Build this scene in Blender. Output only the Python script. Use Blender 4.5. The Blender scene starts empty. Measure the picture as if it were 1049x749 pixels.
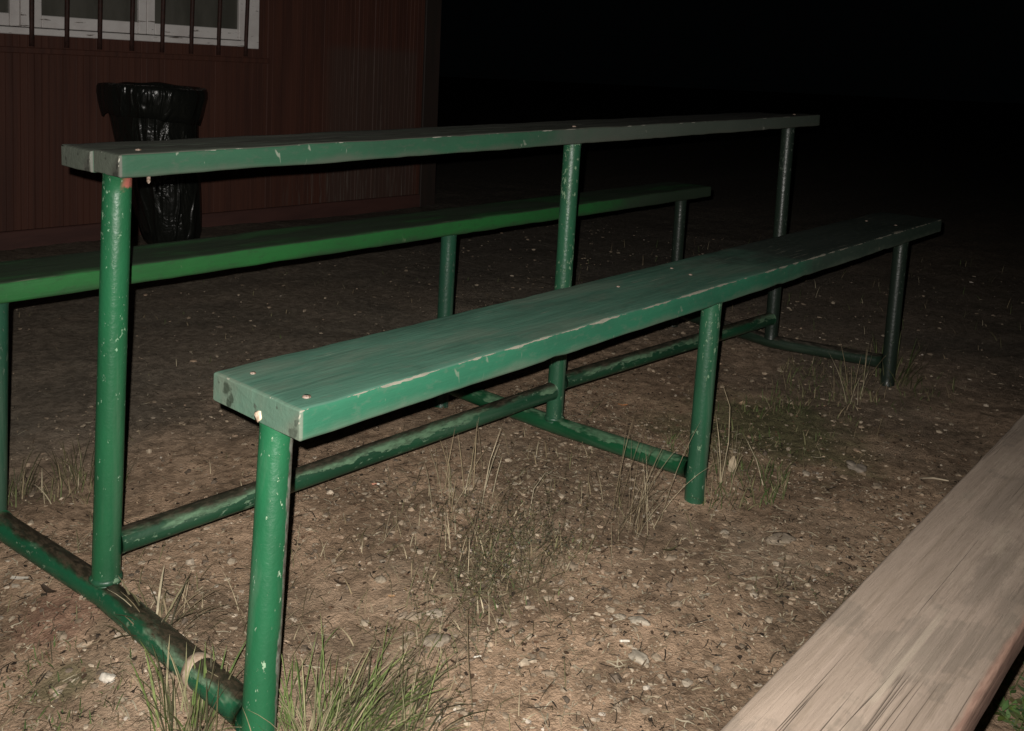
import bpy, math, random
import numpy as np
from mathutils import Vector, Matrix, noise

random.seed(7)
rng = np.random.default_rng(7)
SC = bpy.context.scene
COL = SC.collection

# ------------------------------------------------------------------ helpers
def link(o, parent=None):
    COL.objects.link(o)
    if parent is not None:
        o.parent = parent
    return o

def mesh_obj(name, verts, faces, mat, parent=None, smooth=True, cols=None, loc=None, rot=None):
    me = bpy.data.meshes.new(name)
    me.from_pydata([tuple(v) for v in verts], [], faces)
    if smooth:
        me.polygons.foreach_set('use_smooth', [True] * len(me.polygons))
    if cols is not None:
        a = me.color_attributes.new('tint', 'FLOAT_COLOR', 'POINT')
        c = np.ones((len(verts), 4), np.float32)
        c[:, :3] = np.asarray(cols)
        a.data.foreach_set('color', c.ravel())
    me.update()
    if mat:
        me.materials.append(mat)
    o = bpy.data.objects.new(name, me)
    link(o, parent)
    if loc is not None: o.location = loc
    if rot is not None: o.rotation_euler = rot
    return o

def tag(o, label=None, cat=None, group=None, kind=None):
    if label: o['label'] = label
    if cat: o['category'] = cat
    if group: o['group'] = group
    if kind: o['kind'] = kind
    return o

def empty(name, loc=(0, 0, 0)):
    o = bpy.data.objects.new(name, None)
    o.empty_display_size = .1
    link(o)
    o.location = loc
    return o

class MB:
    def __init__(s): s.v = []; s.f = []; s.c = []
    def add(s, vs, fs, col=None):
        b = len(s.v)
        s.v.extend(vs); s.f.extend([tuple(i + b for i in f) for f in fs])
        if col is not None: s.c.extend([col] * len(vs) if not hasattr(col[0], '__len__') else col)
    def box(s, a, b, bev=.003):
        (x0, y0, z0), (x1, y1, z1) = a, b
        bv = min(bev, (x1-x0)/3, (y1-y0)/3, (z1-z0)/3)
        vs = []; idx = {}
        for ix, x in enumerate((x0, x1)):
            for iy, y in enumerate((y0, y1)):
                for iz, z in enumerate((z0, z1)):
                    sx, sy, sz = (1-2*ix)*bv, (1-2*iy)*bv, (1-2*iz)*bv
                    for k, p in enumerate(((x, y+sy, z+sz), (x+sx, y, z+sz), (x+sx, y+sy, z))):
                        idx[ix, iy, iz, k] = len(vs); vs.append(p)
        I = idx; fs = []
        q = [(0,0),(1,0),(1,1),(0,1)]
        for i in (0, 1):
            fs.append([I[i, a, b, 0] for a, b in q]); fs.append([I[a, i, b, 1] for a, b in q]); fs.append([I[a, b, i, 2] for a, b in q])
            for j in (0, 1):
                fs.append([I[0,i,j,1], I[1,i,j,1], I[1,i,j,2], I[0,i,j,2]])
                fs.append([I[i,0,j,0], I[i,1,j,0], I[i,1,j,2], I[i,0,j,2]])
                fs.append([I[i,j,0,0], I[i,j,1,0], I[i,j,1,1], I[i,j,0,1]])
                for k in (0, 1):
                    fs.append([I[i,j,k,0], I[i,j,k,1], I[i,j,k,2]])
        s.add(vs, fs)
    def tube(s, pts, rad, n=20, cap=True, col=None):
        pts = [Vector(p) for p in pts]
        if not hasattr(rad, '__len__'): rad = [rad]*len(pts)
        vs = []; fs = []
        ref = Vector((0, 0, 1)) if abs((pts[-1]-pts[0]).normalized().z) < .9 else Vector((1, 0, 0))
        for i, p in enumerate(pts):
            t = (pts[min(i+1, len(pts)-1)] - pts[max(i-1, 0)]).normalized()
            a = t.cross(ref).normalized(); b = t.cross(a).normalized()
            for k in range(n):
                th = 2*math.pi*k/n
                vs.append(p + (a*math.cos(th)+b*math.sin(th))*rad[i])
        for i in range(len(pts)-1):
            for k in range(n):
                k2 = (k+1) % n
                fs.append((i*n+k, i*n+k2, (i+1)*n+k2, (i+1)*n+k))
        if cap:
            fs.append(tuple(range(n))); fs.append(tuple((len(pts)-1)*n+k for k in reversed(range(n))))
        s.add([tuple(v) for v in vs], fs, col)
    def build(s, name, mat, parent=None, smooth=True, loc=None, rot=None):
        return mesh_obj(name, s.v, s.f, mat, parent, smooth, s.c if s.c else None, loc, rot)

def fnoise(x, y, z=0.0):
    return noise.noise(Vector((x, y, z)))

# ------------------------------------------------------------------ materials
class NT:
    def __init__(s, name):
        s.m = bpy.data.materials.new(name); s.m.use_nodes = True
        s.t = s.m.node_tree; s.t.nodes.clear()
        s.out = s.t.nodes.new('ShaderNodeOutputMaterial')
        s.p = s.t.nodes.new('ShaderNodeBsdfPrincipled')
        s.t.links.new(s.p.outputs[0], s.out.inputs[0])
    def n(s, ty, **kw):
        nd = s.t.nodes.new(ty)
        for k, v in kw.items(): setattr(nd, k, v)
        return nd
    def l(s, a, b): s.t.links.new(a, b)
    def coord(s, kind='Object', scale=(1, 1, 1), loc=(0, 0, 0)):
        tc = s.n('ShaderNodeTexCoord'); mp = s.n('ShaderNodeMapping')
        mp.inputs['Scale'].default_value = scale; mp.inputs['Location'].default_value = loc
        s.l(tc.outputs[kind], mp.inputs[0]); return mp.outputs[0]
    def noise(s, vec, scale, detail=4, rough=.55, dist=0):
        nd = s.n('ShaderNodeTexNoise'); nd.inputs['Scale'].default_value = scale
        nd.inputs['Detail'].default_value = detail; nd.inputs['Roughness'].default_value = rough
        nd.inputs['Distortion'].default_value = dist
        s.l(vec, nd.inputs['Vector']); return nd.outputs['Fac']
    def ramp(s, fac, a, b, lo=0.0, hi=1.0):
        nd = s.n('ShaderNodeMapRange'); nd.interpolation_type = 'SMOOTHSTEP'
        for k, v in (('From Min', a), ('From Max', b), ('To Min', lo), ('To Max', hi)): nd.inputs[k].default_value = v
        s.l(fac, nd.inputs['Value']); return nd.outputs[0]
    def math(s, op, a, b=0.0, c=None):
        nd = s.n('ShaderNodeMath', operation=op)
        for i, v in enumerate((a, b, c)):
            if v is None: continue
            if isinstance(v, (int, float)): nd.inputs[i].default_value = v
            else: s.l(v, nd.inputs[i])
        return nd.outputs[0]
    def mix(s, fac, a, b):
        nd = s.n('ShaderNodeMix', data_type='RGBA')
        for i, v in ((0, fac), (6, a), (7, b)):
            if isinstance(v, (int, float)): nd.inputs[i].default_value = v
            elif isinstance(v, tuple): nd.inputs[i].default_value = (*v, 1)
            else: s.l(v, nd.inputs[i])
        return nd.outputs[2]
    def sep(s, vec):
        nd = s.n('ShaderNodeSeparateXYZ'); s.l(vec, nd.inputs[0]); return nd.outputs
    def normal(s):
        # the object's own normal, so wear stays with the thing
        tc = s.n('ShaderNodeTexCoord'); return s.sep(tc.outputs['Normal'])
    def bump(s, h, strength=.3, dist=.01):
        nd = s.n('ShaderNodeBump'); nd.inputs['Strength'].default_value = strength; nd.inputs['Distance'].default_value = dist
        s.l(h, nd.inputs['Height']); s.l(nd.outputs[0], s.p.inputs['Normal']); return nd
    def fin(s, col, rough=.6, spec=.4):
        if isinstance(col, tuple): s.p.inputs['Base Color'].default_value = (*col, 1)
        else: s.l(col, s.p.inputs['Base Color'])
        if isinstance(rough, (int, float)): s.p.inputs['Roughness'].default_value = rough
        else: s.l(rough, s.p.inputs['Roughness'])
        s.p.inputs['Specular IOR Level'].default_value = spec
        return s.m

def painted_board(name, side, top, dirt, pale, edge_w=.006, dirt_amt=.5, side_fade=None, w=.19, t=.04, scr=.5, top_fade=None, edge_b=0.0, stain=None):
    """painted plank; local x runs along it, y across from the front edge, z=0 is the top face"""
    M = NT(name)
    ob = M.coord('Object')
    X, Y, Z = M.sep(ob)
    grain = M.noise(M.coord('Object', (3, 60, 60)), 1.0, 5, .6)
    grain2 = M.noise(M.coord('Object', (3.5, 13, 13)), 1.0, 6, .68, .8)
    blot = M.noise(M.coord('Object', (2.2, 7, 7)), 1.3, 5, .62)
    fine = M.noise(M.coord('Object', (40, 90, 90)), 1.0, 4, .6)
    big = M.noise(ob, 5.5, 4, .6)
    nx, ny, nz = M.normal()
    topm = M.ramp(nz, .55, .85)
    endm = M.math('MAXIMUM', M.ramp(M.math('ABSOLUTE', nx), .45, .7), M.ramp(X, .0055, .0035))
    # side paint, slightly uneven
    sidec = M.mix(M.ramp(blot, .35, .7), side, tuple(c*.72 for c in side))
    if side_fade:          # side colour turns grey-green further along the plank, in uneven patches
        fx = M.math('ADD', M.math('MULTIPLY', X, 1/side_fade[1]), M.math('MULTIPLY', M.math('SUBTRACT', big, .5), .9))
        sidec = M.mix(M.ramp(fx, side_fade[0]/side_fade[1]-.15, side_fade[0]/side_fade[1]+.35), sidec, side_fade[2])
    lowdirt = M.math('MULTIPLY', M.ramp(M.math('ADD', Z, M.math('MULTIPLY', M.math('SUBTRACT', big, .5), .05)), -t*.55, -t*1.05), .6)
    sidec = M.mix(lowdirt, sidec, dirt)
    # top face
    topc = M.mix(M.ramp(grain2, .38, .66), top, tuple(c*.72 for c in top))
    topc = M.mix(M.math('MULTIPLY', M.ramp(blot, .56-.22*dirt_amt, .70-.22*dirt_amt), dirt_amt), topc, dirt)
    if top_fade:           # top colour darkens towards the far end
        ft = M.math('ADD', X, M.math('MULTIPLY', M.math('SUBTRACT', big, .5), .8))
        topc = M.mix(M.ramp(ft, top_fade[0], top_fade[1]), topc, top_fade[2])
    col = M.mix(topm, sidec, topc)
    # end grain
    endc = M.mix(M.ramp(big, .4, .6), tuple(.6*a+.4*b for a, b in zip(top, dirt)), dirt)
    endc = M.mix(M.math('MULTIPLY', M.ramp(M.noise(ob, 38, 3, .5), .60, .66), .75), endc, tuple(c*.35 for c in dirt))
    if stain:              # dark rot blotches on the end grain
        for (sy, sz, sr) in stain:
            dy = M.math('SUBTRACT', Y, sy); dz = M.math('SUBTRACT', Z, sz)
            d = M.math('SQRT', M.math('ADD', M.math('MULTIPLY', dy, dy), M.math('MULTIPLY', dz, dz)))
            d = M.math('ADD', d, M.math('MULTIPLY', M.math('SUBTRACT', M.noise(ob, 60, 4, .6), .5), .022))
            endc = M.mix(M.math('MULTIPLY', M.ramp(d, sr, sr*.6), .8), endc, (.022, .030, .020))
    col = M.mix(endm, col, endc)
    # long hairline scratches along the grain
    sc1 = M.noise(M.coord('Object', (5, 210, 210)), 1.0, 2, .5)
    scm = M.math('MULTIPLY', M.ramp(sc1, .645, .69), M.math('MULTIPLY', topm, M.ramp(big, .5, .62)))
    col = M.mix(M.math('MULTIPLY', scm, scr), col, pale)
    # diagonal scuffs on the front face
    sc2 = M.noise(M.coord('Object', (60, 14, 22)), 1.0, 3, .55, .6)
    scf = M.math('MULTIPLY', M.ramp(sc2, .69, .74), M.math('SUBTRACT', 1, topm))
    col = M.mix(M.math('MULTIPLY', scf, .45*scr), col, pale)
    # worn front arris
    dd = M.math('MAXIMUM', M.math('ABSOLUTE', Y), M.math('ABSOLUTE', Z))
    wv = M.math('ADD', M.noise(M.coord('Object', (9, 30, 30)), 1.0, 4, .65), M.math('MULTIPLY', fine, .35))
    thr = M.math('ADD', M.math('MULTIPLY', M.ramp(wv, .52, 1.05), edge_w), edge_b)
    em = M.math('LESS_THAN', dd, thr)
    col = M.mix(em, col, M.mix(fine, pale, tuple(c*.6 for c in pale)))
    # corner arrises of the near end, bare wood
    de = M.math('MAXIMUM', M.math('ABSOLUTE', X), M.math('MINIMUM', M.math('ABSOLUTE', Y), M.math('ABSOLUTE', Z)))
    ee = M.math('LESS_THAN', de, M.math('MULTIPLY', M.ramp(M.noise(ob, 30, 3, .6), .50, .80), .008))
    col = M.mix(M.math('MULTIPLY', ee, .8 if edge_w > 0 else .15), col, pale)
    col = M.mix(M.math('MULTIPLY', M.ramp(fine, .52, .70), .28), col, dirt)
    h = M.math('ADD', M.math('MULTIPLY', grain, .7), M.math('ADD', M.math('MULTIPLY', fine, .25), M.math('MULTIPLY', grain2, .6)))
    h = M.math('SUBTRACT', h, M.math('MULTIPLY', em, .4))
    M.bump(h, .5, .004)
    return M.fin(col, M.ramp(blot, .3, .7, .5, .72), .3)

def painted_pipe(name, base, chip, chip_thr, axis='z', dirt=None, strip=None, rust_z=None, mottle=False, grime=.35):
    M = NT(name)
    ob = M.coord('Object')
    X, Y, Z = M.sep(ob)
    nx, ny, nz = M.normal()
    sc = (1, 1, .35) if axis == 'z' else ((.35, 1, 1) if axis == 'x' else (1, .35, 1))
    big = M.noise(M.coord('Object', sc), 9, 4, .6)
    col = M.mix(M.ramp(big, .35, .7), base, tuple(c*.62 for c in base))
    chips = M.noise(M.coord('Object', tuple(c*1.0 for c in ((1, 1, .55) if axis == 'z' else sc))), 120, 6, .68)
    clus = M.noise(ob, 6, 3, .6)
    cm = M.ramp(M.math('ADD', chips, M.math('MULTIPLY', M.math('SUBTRACT', clus, .5), .40)), chip_thr, chip_thr+.03)
    streak = M.noise(M.coord('Object', (30, 30, 1.6) if axis == 'z' else ((1.6, 30, 30) if axis == 'x' else (30, 1.6, 30))), 1.0, 4, .6)
    col = M.mix(M.math('MULTIPLY', M.ramp(streak, .52, .75), grime), col, tuple(.5*a+.5*b for a, b in zip(base, (.16, .19, .15))))
    col = M.mix(M.math('MULTIPLY', cm, .85), col, chip)
    h = M.math('MULTIPLY', cm, -.5)
    if mottle:   # paint flaked off along the flank of a rail, dirt trodden onto its top
        edge = M.noise(M.coord('Object', sc), 46, 6, .70)
        e2 = M.math('ADD', nz, M.math('MULTIPLY', M.math('SUBTRACT', edge, .5), 2.2))
        fl = M.math('MULTIPLY', M.ramp(e2, .34, .40), M.ramp(M.noise(M.coord('Object', sc, (3, 1, 2)), 9, 5, .65), .49, .55))
        col = M.mix(M.math('MULTIPLY', fl, .9), col, M.mix(M.ramp(chips, .4, .6), chip, tuple(c*.6 for c in chip)))
        h = M.math('SUBTRACT', h, M.math('MULTIPLY', fl, .5))
    if dirt:
        d2 = M.math('ADD', nz, M.math('MULTIPLY', M.math('SUBTRACT', M.noise(M.coord('Object', sc), 22, 6, .70), .5), 1.2))
        dm = M.ramp(d2, dirt[1], dirt[1]+.35)
        col = M.mix(M.math('MULTIPLY', dm, .95), col, M.mix(M.ramp(chips, .42, .62), tuple(c*.7 for c in dirt[0]), tuple(c*2.2 for c in dirt[0])))
    if strip:    # bare metal strip rubbed along one side
        (sx, sy), thr = strip
        dt = M.math('ADD', M.math('MULTIPLY', nx, sx), M.math('MULTIPLY', ny, sy))
        dt = M.math('ADD', dt, M.math('MULTIPLY', M.math('SUBTRACT', M.noise(M.coord('Object', (1, 1, .3)), 45, 4, .65), .5), .55))
        col = M.mix(M.ramp(dt, thr, thr+.06), col, M.mix(M.ramp(chips, .4, .6), (.17, .18, .15), (.07, .06, .05)))
    if rust_z:
        rm = M.math('ADD', M.math('MULTIPLY', M.math('SUBTRACT', Z, rust_z), 22), M.math('MULTIPLY', M.math('SUBTRACT', M.noise(ob, 60, 3, .6), .5), 1.1))
        rm = M.math('MULTIPLY', M.ramp(rm, -.1, .15), M.ramp(M.math('ADD', M.math('MULTIPLY', nx, .75), M.math('MULTIPLY', ny, -.65)), .35, .75))
        col = M.mix(M.math('MULTIPLY', rm, .85), col, (.30, .085, .07))
    fine = M.noise(ob, 130, 3, .6)
    M.bump(M.math('ADD', h, M.math('ADD', M.math('MULTIPLY', big, .8), M.math('MULTIPLY', fine, .3))), .6, .004)
    return M.fin(col, M.ramp(big, .3, .7, .30, .48), .45)

def tinted(name, rough=.8, spec=.25, bump=0, bscale=60, two=False):
    M = NT(name)
    a = M.n('ShaderNodeVertexColor'); a.layer_name = 'tint'
    ob = M.coord('Object')
    nz = M.noise(ob, bscale, 4, .6)
    col = M.mix(M.ramp(nz, .3, .7), a.outputs[0], tuple((.5, .5, .5)))
    # only vary a little round the tint
    hv = M.n('ShaderNodeHueSaturation'); M.l(a.outputs[0], hv.inputs['Color']); M.l(M.ramp(nz, .25, .75, .7, 1.25), hv.inputs['Value'])
    if bump: M.bump(nz, bump, .004)
    return M.fin(hv.outputs[0], rough, spec)

# ------------------------------------------------------------------ camera and its flash
W_, H_ = 1049, 749
YAW, PIT, ROL = .7430356805, -.0959474282, .0414459673
FPX, PX, PY = 955.27415, -20.46025, -207.14738
CAM = Vector((-.65105, -1.36854, .86930))
fw = Vector((math.cos(PIT)*math.cos(YAW), math.cos(PIT)*math.sin(YAW), math.sin(PIT)))
rt = fw.cross(Vector((0, 0, 1))).normalized(); up = rt.cross(fw)
r2 = rt*math.cos(ROL)+up*math.sin(ROL); u2 = -rt*math.sin(ROL)+up*math.cos(ROL)
rot = Matrix((r2, u2, -fw)).transposed()
cd = bpy.data.cameras.new('camera'); cam = bpy.data.objects.new('camera', cd); link(cam)
cam.matrix_world = Matrix.Translation(CAM) @ rot.to_4x4()
cd.sensor_width = 36; cd.sensor_fit = 'HORIZONTAL'
cd.lens = 36*FPX/W_; cd.shift_x = -PX/W_; cd.shift_y = PY/W_
cd.clip_start = .02; cd.clip_end = 1000
SC.camera = cam

ld = bpy.data.lights.new('camera_flash', 'SPOT')
ld.energy = 215; ld.spot_size = math.radians(100); ld.spot_blend = 1.0; ld.shadow_soft_size = .0035
ld.color = (1.0, .955, .89)
lo = bpy.data.objects.new('camera_flash', ld); link(lo)
lo.matrix_world = Matrix.Translation(CAM - r2*.018 + u2*.023) @ rot.to_4x4() @ Matrix.Rotation(math.radians(-9), 4, 'X') @ Matrix.Rotation(math.radians(2.5), 4, 'Y')

w = bpy.data.worlds.new('World'); SC.world = w; w.use_nodes = True
bg = w.node_tree.nodes['Background']
bg.inputs[0].default_value = (.55, .75, .8, 1); bg.inputs[1].default_value = .0007

SC.view_settings.view_transform = 'Standard'; SC.view_settings.look = 'None'
SC.view_settings.exposure = 0; SC.view_settings.gamma = 1

# ------------------------------------------------------------------ ground
def gz(x, y):
    h = .016*fnoise(x*.9+3, y*.9) + .008*fnoise(x*3.1, y*3.1, 2) + .0045*fnoise(x*9, y*9, 5)
    d = abs(x+.02)
    if d < .4 and -.6 < y < .6:
        s = math.exp(-(d/.14)**2) * min(1, max(0, (y+.40)/.15)) * min(1, max(0, (.55-y)/.15))
        h += .026*s
    far = max(0, y-1.6)
    return h + .012*min(far, 1.5) - .006

def axis(lo, hi, ranges):
    a = list(lo)
    for s, e, st in ranges: a += list(np.arange(s, e, st))
    return np.array(a + list(hi))
xs = axis([-90, -40, -20, -10, -5, -3, -2, -1.4, -1.0], [5.4, 6, 7, 9, 12, 18, 30, 55, 110], [(-.7, 2.5, .0105), (2.5, 5.2, .035)])
ys = axis([-60, -25, -12, -6, -3, -2, -1.6], [3.7, 4.5, 6, 9, 14, 25, 50, 110], [(-1.3, .75, .0105), (.75, 3.4, .028)])
gv = []
for y in ys:
    for x in xs:
        h = gz(x, y)
        if -1 < x < 5.2 and -1.5 < y < 3.4:
            h += .0034*fnoise(x*27, y*27, 9) + .0022*fnoise(x*61, y*61, 4) + .003*max(0, fnoise(x*38, y*38, 1)-.25)
        gv.append((x, y, h))
nxs = len(xs); gf = []
for j in range(len(ys)-1):
    for i in range(nxs-1):
        k = j*nxs+i; gf.append((k, k+1, k+nxs+1, k+nxs))

M = NT('dirt')
g = M.coord('Object')
n1 = M.noise(g, 1.5, 5, .6); n2 = M.noise(g, 7, 6, .65); n3 = M.noise(g, 45, 6, .7); n4 = M.noise(g, 210, 4, .7)
c = M.mix(M.ramp(n2, .36, .66), (.505, .350, .238), (.375, .258, .172))
c = M.mix(M.math('MULTIPLY', M.ramp(n3, .44, .62), .75), c, (.205, .140, .090))
c = M.mix(M.math('MULTIPLY', M.ramp(n1, .48, .62), .45), c, (.24, .195, .145))
c = M.mix(M.math('MULTIPLY', M.ramp(n4, .60, .68), .65), c, (.50, .41, .31))
c = M.mix(M.math('MULTIPLY', M.ramp(n4, .36, .29), .8), c, (.075, .055, .038))
n5 = M.noise(g, 3.1, 5, .62, .4)
c = M.mix(M.math('MULTIPLY', M.ramp(n5, .46, .58), .68), c, M.mix(M.ramp(n3, .4, .6), (.240, .165, .108), (.130, .088, .057)))
GX, GY, GZ = M.sep(g)
# dirt greyed towards the hut: the camera's colour shift painted in, uneven border
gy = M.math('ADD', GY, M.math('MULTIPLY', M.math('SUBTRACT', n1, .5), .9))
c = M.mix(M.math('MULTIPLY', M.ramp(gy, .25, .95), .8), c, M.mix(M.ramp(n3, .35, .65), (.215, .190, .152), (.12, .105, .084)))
gxx = M.math('ADD', GX, M.math('MULTIPLY', M.math('SUBTRACT', n1, .5), 1.2))  # flash fading with distance painted in as darker, greyer far dirt
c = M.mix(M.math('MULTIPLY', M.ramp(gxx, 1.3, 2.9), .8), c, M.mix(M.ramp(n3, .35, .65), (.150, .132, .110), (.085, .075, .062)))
# mossy green bloom by the far posts and a reddish tint patch at the near rail
def patch(cx, cy, r):
    dx = M.math('SUBTRACT', GX, cx); dy = M.math('SUBTRACT', GY, cy)
    d = M.math('SQRT', M.math('ADD', M.math('MULTIPLY', dx, dx), M.math('MULTIPLY', dy, dy)))
    d = M.math('ADD', d, M.math('MULTIPLY', M.math('SUBTRACT', n2, .5), r*1.6))
    return M.ramp(d, r, r*.35)
c = M.mix(M.math('MULTIPLY', patch(1.55, -.33, .36), .75), c, M.mix(M.ramp(n3, .4, .6), (.115, .125, .055), (.07, .075, .035)))
c = M.mix(M.math('MULTIPLY', patch(-.085, .02, .10), .45), c, (.17, .065, .05))
c = M.mix(M.math('MULTIPLY', patch(-.14, -.14, .05), .5), c, (.08, .105, .04))
c = M.mix(M.math('MULTIPLY', patch(.52, -.34, .16), .3), c, (.075, .072, .035))
M.bump(M.math('ADD', n3, M.math('MULTIPLY', n4, .7)), 1.0, .008)
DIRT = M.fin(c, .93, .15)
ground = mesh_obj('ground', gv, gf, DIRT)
tag(ground, kind='structure')

# ------------------------------------------------------------------ gravel (uncountable)
STONE = tinted('stone', .8, .3, .4, 90)
def ico(sub):
    import bmesh
    bm = bmesh.new(); bmesh.ops.create_icosphere(bm, subdivisions=sub, radius=1)
    v = np.array([tuple(x.co) for x in bm.verts]); f = [tuple(x.index for x in q.verts) for q in bm.faces]
    bm.free(); return v, f
IV1, IF1 = ico(1); IV2, IF2 = ico(2); IV3, IF3 = ico(3)
STONE_COLS = [(.40, .325, .24), (.34, .265, .19), (.45, .375, .29), (.27, .21, .15), (.36, .27, .19), (.15, .115, .085), (.54, .47, .39), (.42, .30, .21)]
def rockverts(V, seed, sx, sy, sz, rough=.28):
    out = []
    for p in V:
        k = 1 + rough*noise.noise(Vector(p)*1.1 + Vector((seed*3.7, seed*1.3, seed*.7))) + .35*rough*noise.noise(Vector(p)*2.7+Vector((seed, 5, seed*2)))
        out.append((p[0]*k*sx, p[1]*k*sy, p[2]*k*sz))
    return np.array(out)
PROTO = [rockverts(IV1, s, 1, rng.uniform(.5, .9), rng.uniform(.28, .55), .75) for s in range(24)]
gb_v = []; gb_f = []; gb_c = []
def add_pebble(x, y, r, col, sink=.25):
    P = PROTO[rng.integers(len(PROTO))]*r
    a = rng.uniform(0, 6.283); ca, sa = math.cos(a), math.sin(a)
    R = np.stack([P[:, 0]*ca-P[:, 1]*sa+x, P[:, 0]*sa+P[:, 1]*ca+y, P[:, 2]+gz(x, y)+r*(.5-sink)], 1)
    b = len(gb_v)
    gb_v.extend(R.tolist()); gb_f.extend([(i+b, j+b, k+b) for i, j, k in IF1]); gb_c.extend([col]*len(R))
def pick():
    c0 = np.array(STONE_COLS[rng.choice(len(STONE_COLS), p=[.2, .22, .07, .18, .15, .12, .02, .04])])
    return tuple(c0*rng.uniform(.58, 1.0))
def scatter(n, x0, x1, y0, y1, rmin, rmax):
    k = 0
    while k < n:
        x, y = rng.uniform(x0, x1), rng.uniform(y0, y1)
        if fnoise(x*2.6+7, y*2.6) < rng.uniform(-.75, .25): continue
        r = rmin*(rmax/rmin)**(rng.uniform()**3.0)
        add_pebble(x, y, r, pick()); k += 1
scatter(11000, -.35, 1.4, -.95, .25, .0012, .0075)
scatter(4200, -.3, 2.6, -1.0, .9, .002, .010)
scatter(1600, -.3, 4.2, -.9, 2.6, .003, .011)
gravel = mesh_obj('gravel', gb_v, gb_f, STONE, smooth=False, cols=gb_c)
tag(gravel, kind='stuff')

# ------------------------------------------------------------------ plant litter and short grass (uncountable)
BLADE = tinted('dry_and_green_blades', .75, .2)
def strip(mb, pts, wds, side, col):
    vs = []; fs = []
    for p, wd in zip(pts, wds):
        vs.append(tuple(Vector(p)-side*wd)); vs.append(tuple(Vector(p)+side*wd))
    for i in range(len(pts)-1): fs.append((2*i, 2*i+1, 2*i+3, 2*i+2))
    mb.add(vs, fs, col)
def blade(mb, x, y, h, az, lean, wd, col, z0=None, bend=1.0, n=6):
    """one upright, arching blade"""
    z = gz(x, y) - .004 if z0 is None else z0
    d = Vector((math.cos(az), math.sin(az), 0))
    s = Vector((-math.sin(az+.9*random.uniform(-1, 1)), math.cos(az), 0)).normalized()
    pts = []; p = Vector((x, y, z)); ang = lean*.35
    for i in range(n):
        pts.append(p.copy())
        ang += lean*bend*.9/n
        p = p + (Vector((0, 0, 1))*math.cos(ang)+d*math.sin(ang))*(h/(n-1))
    strip(mb, pts, [wd*(1-.15*i/(n-1)) if i < n-2 else (wd*.6 if i == n-2 else wd*.08) for i in range(n)], s, col)
def flat_straw(mb, x, y, L, az, wd, col, lift=.003):
    d = Vector((math.cos(az), math.sin(az), 0)); k = random.uniform(-1, 1)*.5
    pts = []
    for i in range(4):
        t = i/3-.5
        q = Vector((x, y, 0))+d*t*L+Vector((-d.y, d.x, 0))*k*L*(t*t)
        pts.append((q.x, q.y, gz(q.x, q.y)+lift+random.uniform(0, .003)+L*.05*random.random()*i/3))
    strip(mb, pts, [wd, wd, wd, wd*.4], Vector((-d.y, d.x, .25)).normalized(), col)
LIT = [(.30, .25, .17), (.22, .17, .11), (.05, .037, .025), (.12, .085, .055), (.38, .33, .24), (.03, .024, .018)]
mb = MB()
def litter(n, x0, x1, y0, y1, lmax):
    k = 0
    while k < n:
        x, y = random.uniform(x0, x1), random.uniform(y0, y1)
        if fnoise(x*2.1+1, y*2.1+4) < random.uniform(-.6, .35): continue
        c0 = random.choice(LIT); q = random.uniform(.7, 1.15)
        flat_straw(mb, x, y, random.uniform(.005, lmax)*random.uniform(.4, 1), random.uniform(0, 6.28), random.uniform(.0004, .0012), tuple(v*q for v in c0)); k += 1
litter(8500, -.35, 1.5, -.9, .3, .036)
litter(3200, -.3, 2.8, -.9, 1.2, .04)
litter(800, 0, 4, -.9, 2.5, .05)
# crumbs of bark and leaf
for _ in range(3600):
    x, y = random.uniform(-.3, 1.9), random.uniform(-.95, .5)
    a = random.uniform(0, 6.28); L = random.uniform(.003, .009)
    flat_straw(mb, x, y, L, a, L*.35, random.choice([(.03, .022, .016), (.055, .035, .022), (.11, .065, .04), (.24, .17, .11)]), .002)
lit = mb.build('plant_litter', BLADE, smooth=False); tag(lit, kind='stuff')

mb = MB()
GREEN = [(.075, .105, .035), (.055, .085, .025), (.10, .115, .045), (.14, .13, .065)]
DRY = [(.30, .25, .16), (.24, .19, .115), (.36, .31, .21), (.20, .155, .095)]
def turf(n, cx, cy, rx, ry, h0, h1, cols, ln=(.2, 1.3), wd=(.0006, .0014)):
    for _ in range(n):
        r, a = math.sqrt(random.random()), random.uniform(0, 6.28)
        x, y = cx+rx*r*math.cos(a), cy+ry*r*math.sin(a)
        if fnoise(x*6, y*6, 3) < random.uniform(-.5, .3): continue
        q = random.uniform(.7, 1.2); c0 = random.choice(cols)
        blade(mb, x, y, random.uniform(h0, h1), random.uniform(0, 6.28), random.uniform(*ln), random.uniform(*wd), tuple(v*q for v in c0))
turf(900, 1.55, -.34, .42, .16, .01, .045, GREEN+[DRY[3]])
turf(420, 2.15, -.36, .28, .25, .012, .06, GREEN+[DRY[3]])
turf(520, 1.17, -.46, .15, .10, .01, .07, GREEN+DRY[3:])
turf(220, .10, .47, .14, .10, .015, .07, GREEN[2:]+DRY[1:])
turf(260, -.14, -.15, .09, .10, .006, .025, GREEN)
turf(200, .62, -.15, .45, .16, .01, .05, DRY+GREEN[3:])
turf(260, .52, -.36, .2, .12, .008, .035, GREEN+DRY[1:])
turf(260, .12, -.42, .22, .12, .01, .05, GREEN+DRY[:2])
turf(220, 1.25, -1.15, .7, .12, .01, .05, GREEN)
turf(260, .55, -1.22, .6, .10, .01, .06, GREEN)
turf(420, 3.3, .2, 1.2, 1.2, .02, .07, GREEN+DRY)
turf(250, 1.2, 1.4, 1.2, .6, .01, .03, GREEN+DRY[1:])
THIN = [(.16, .125, .075), (.10, .078, .045), (.24, .195, .125), (.07, .055, .032), (.12, .11, .055), (.30, .25, .165)]
turf(900, .50, -.25, .42, .28, .02, .085, THIN, (.55, 1.8), (.0004, .0009))
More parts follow.
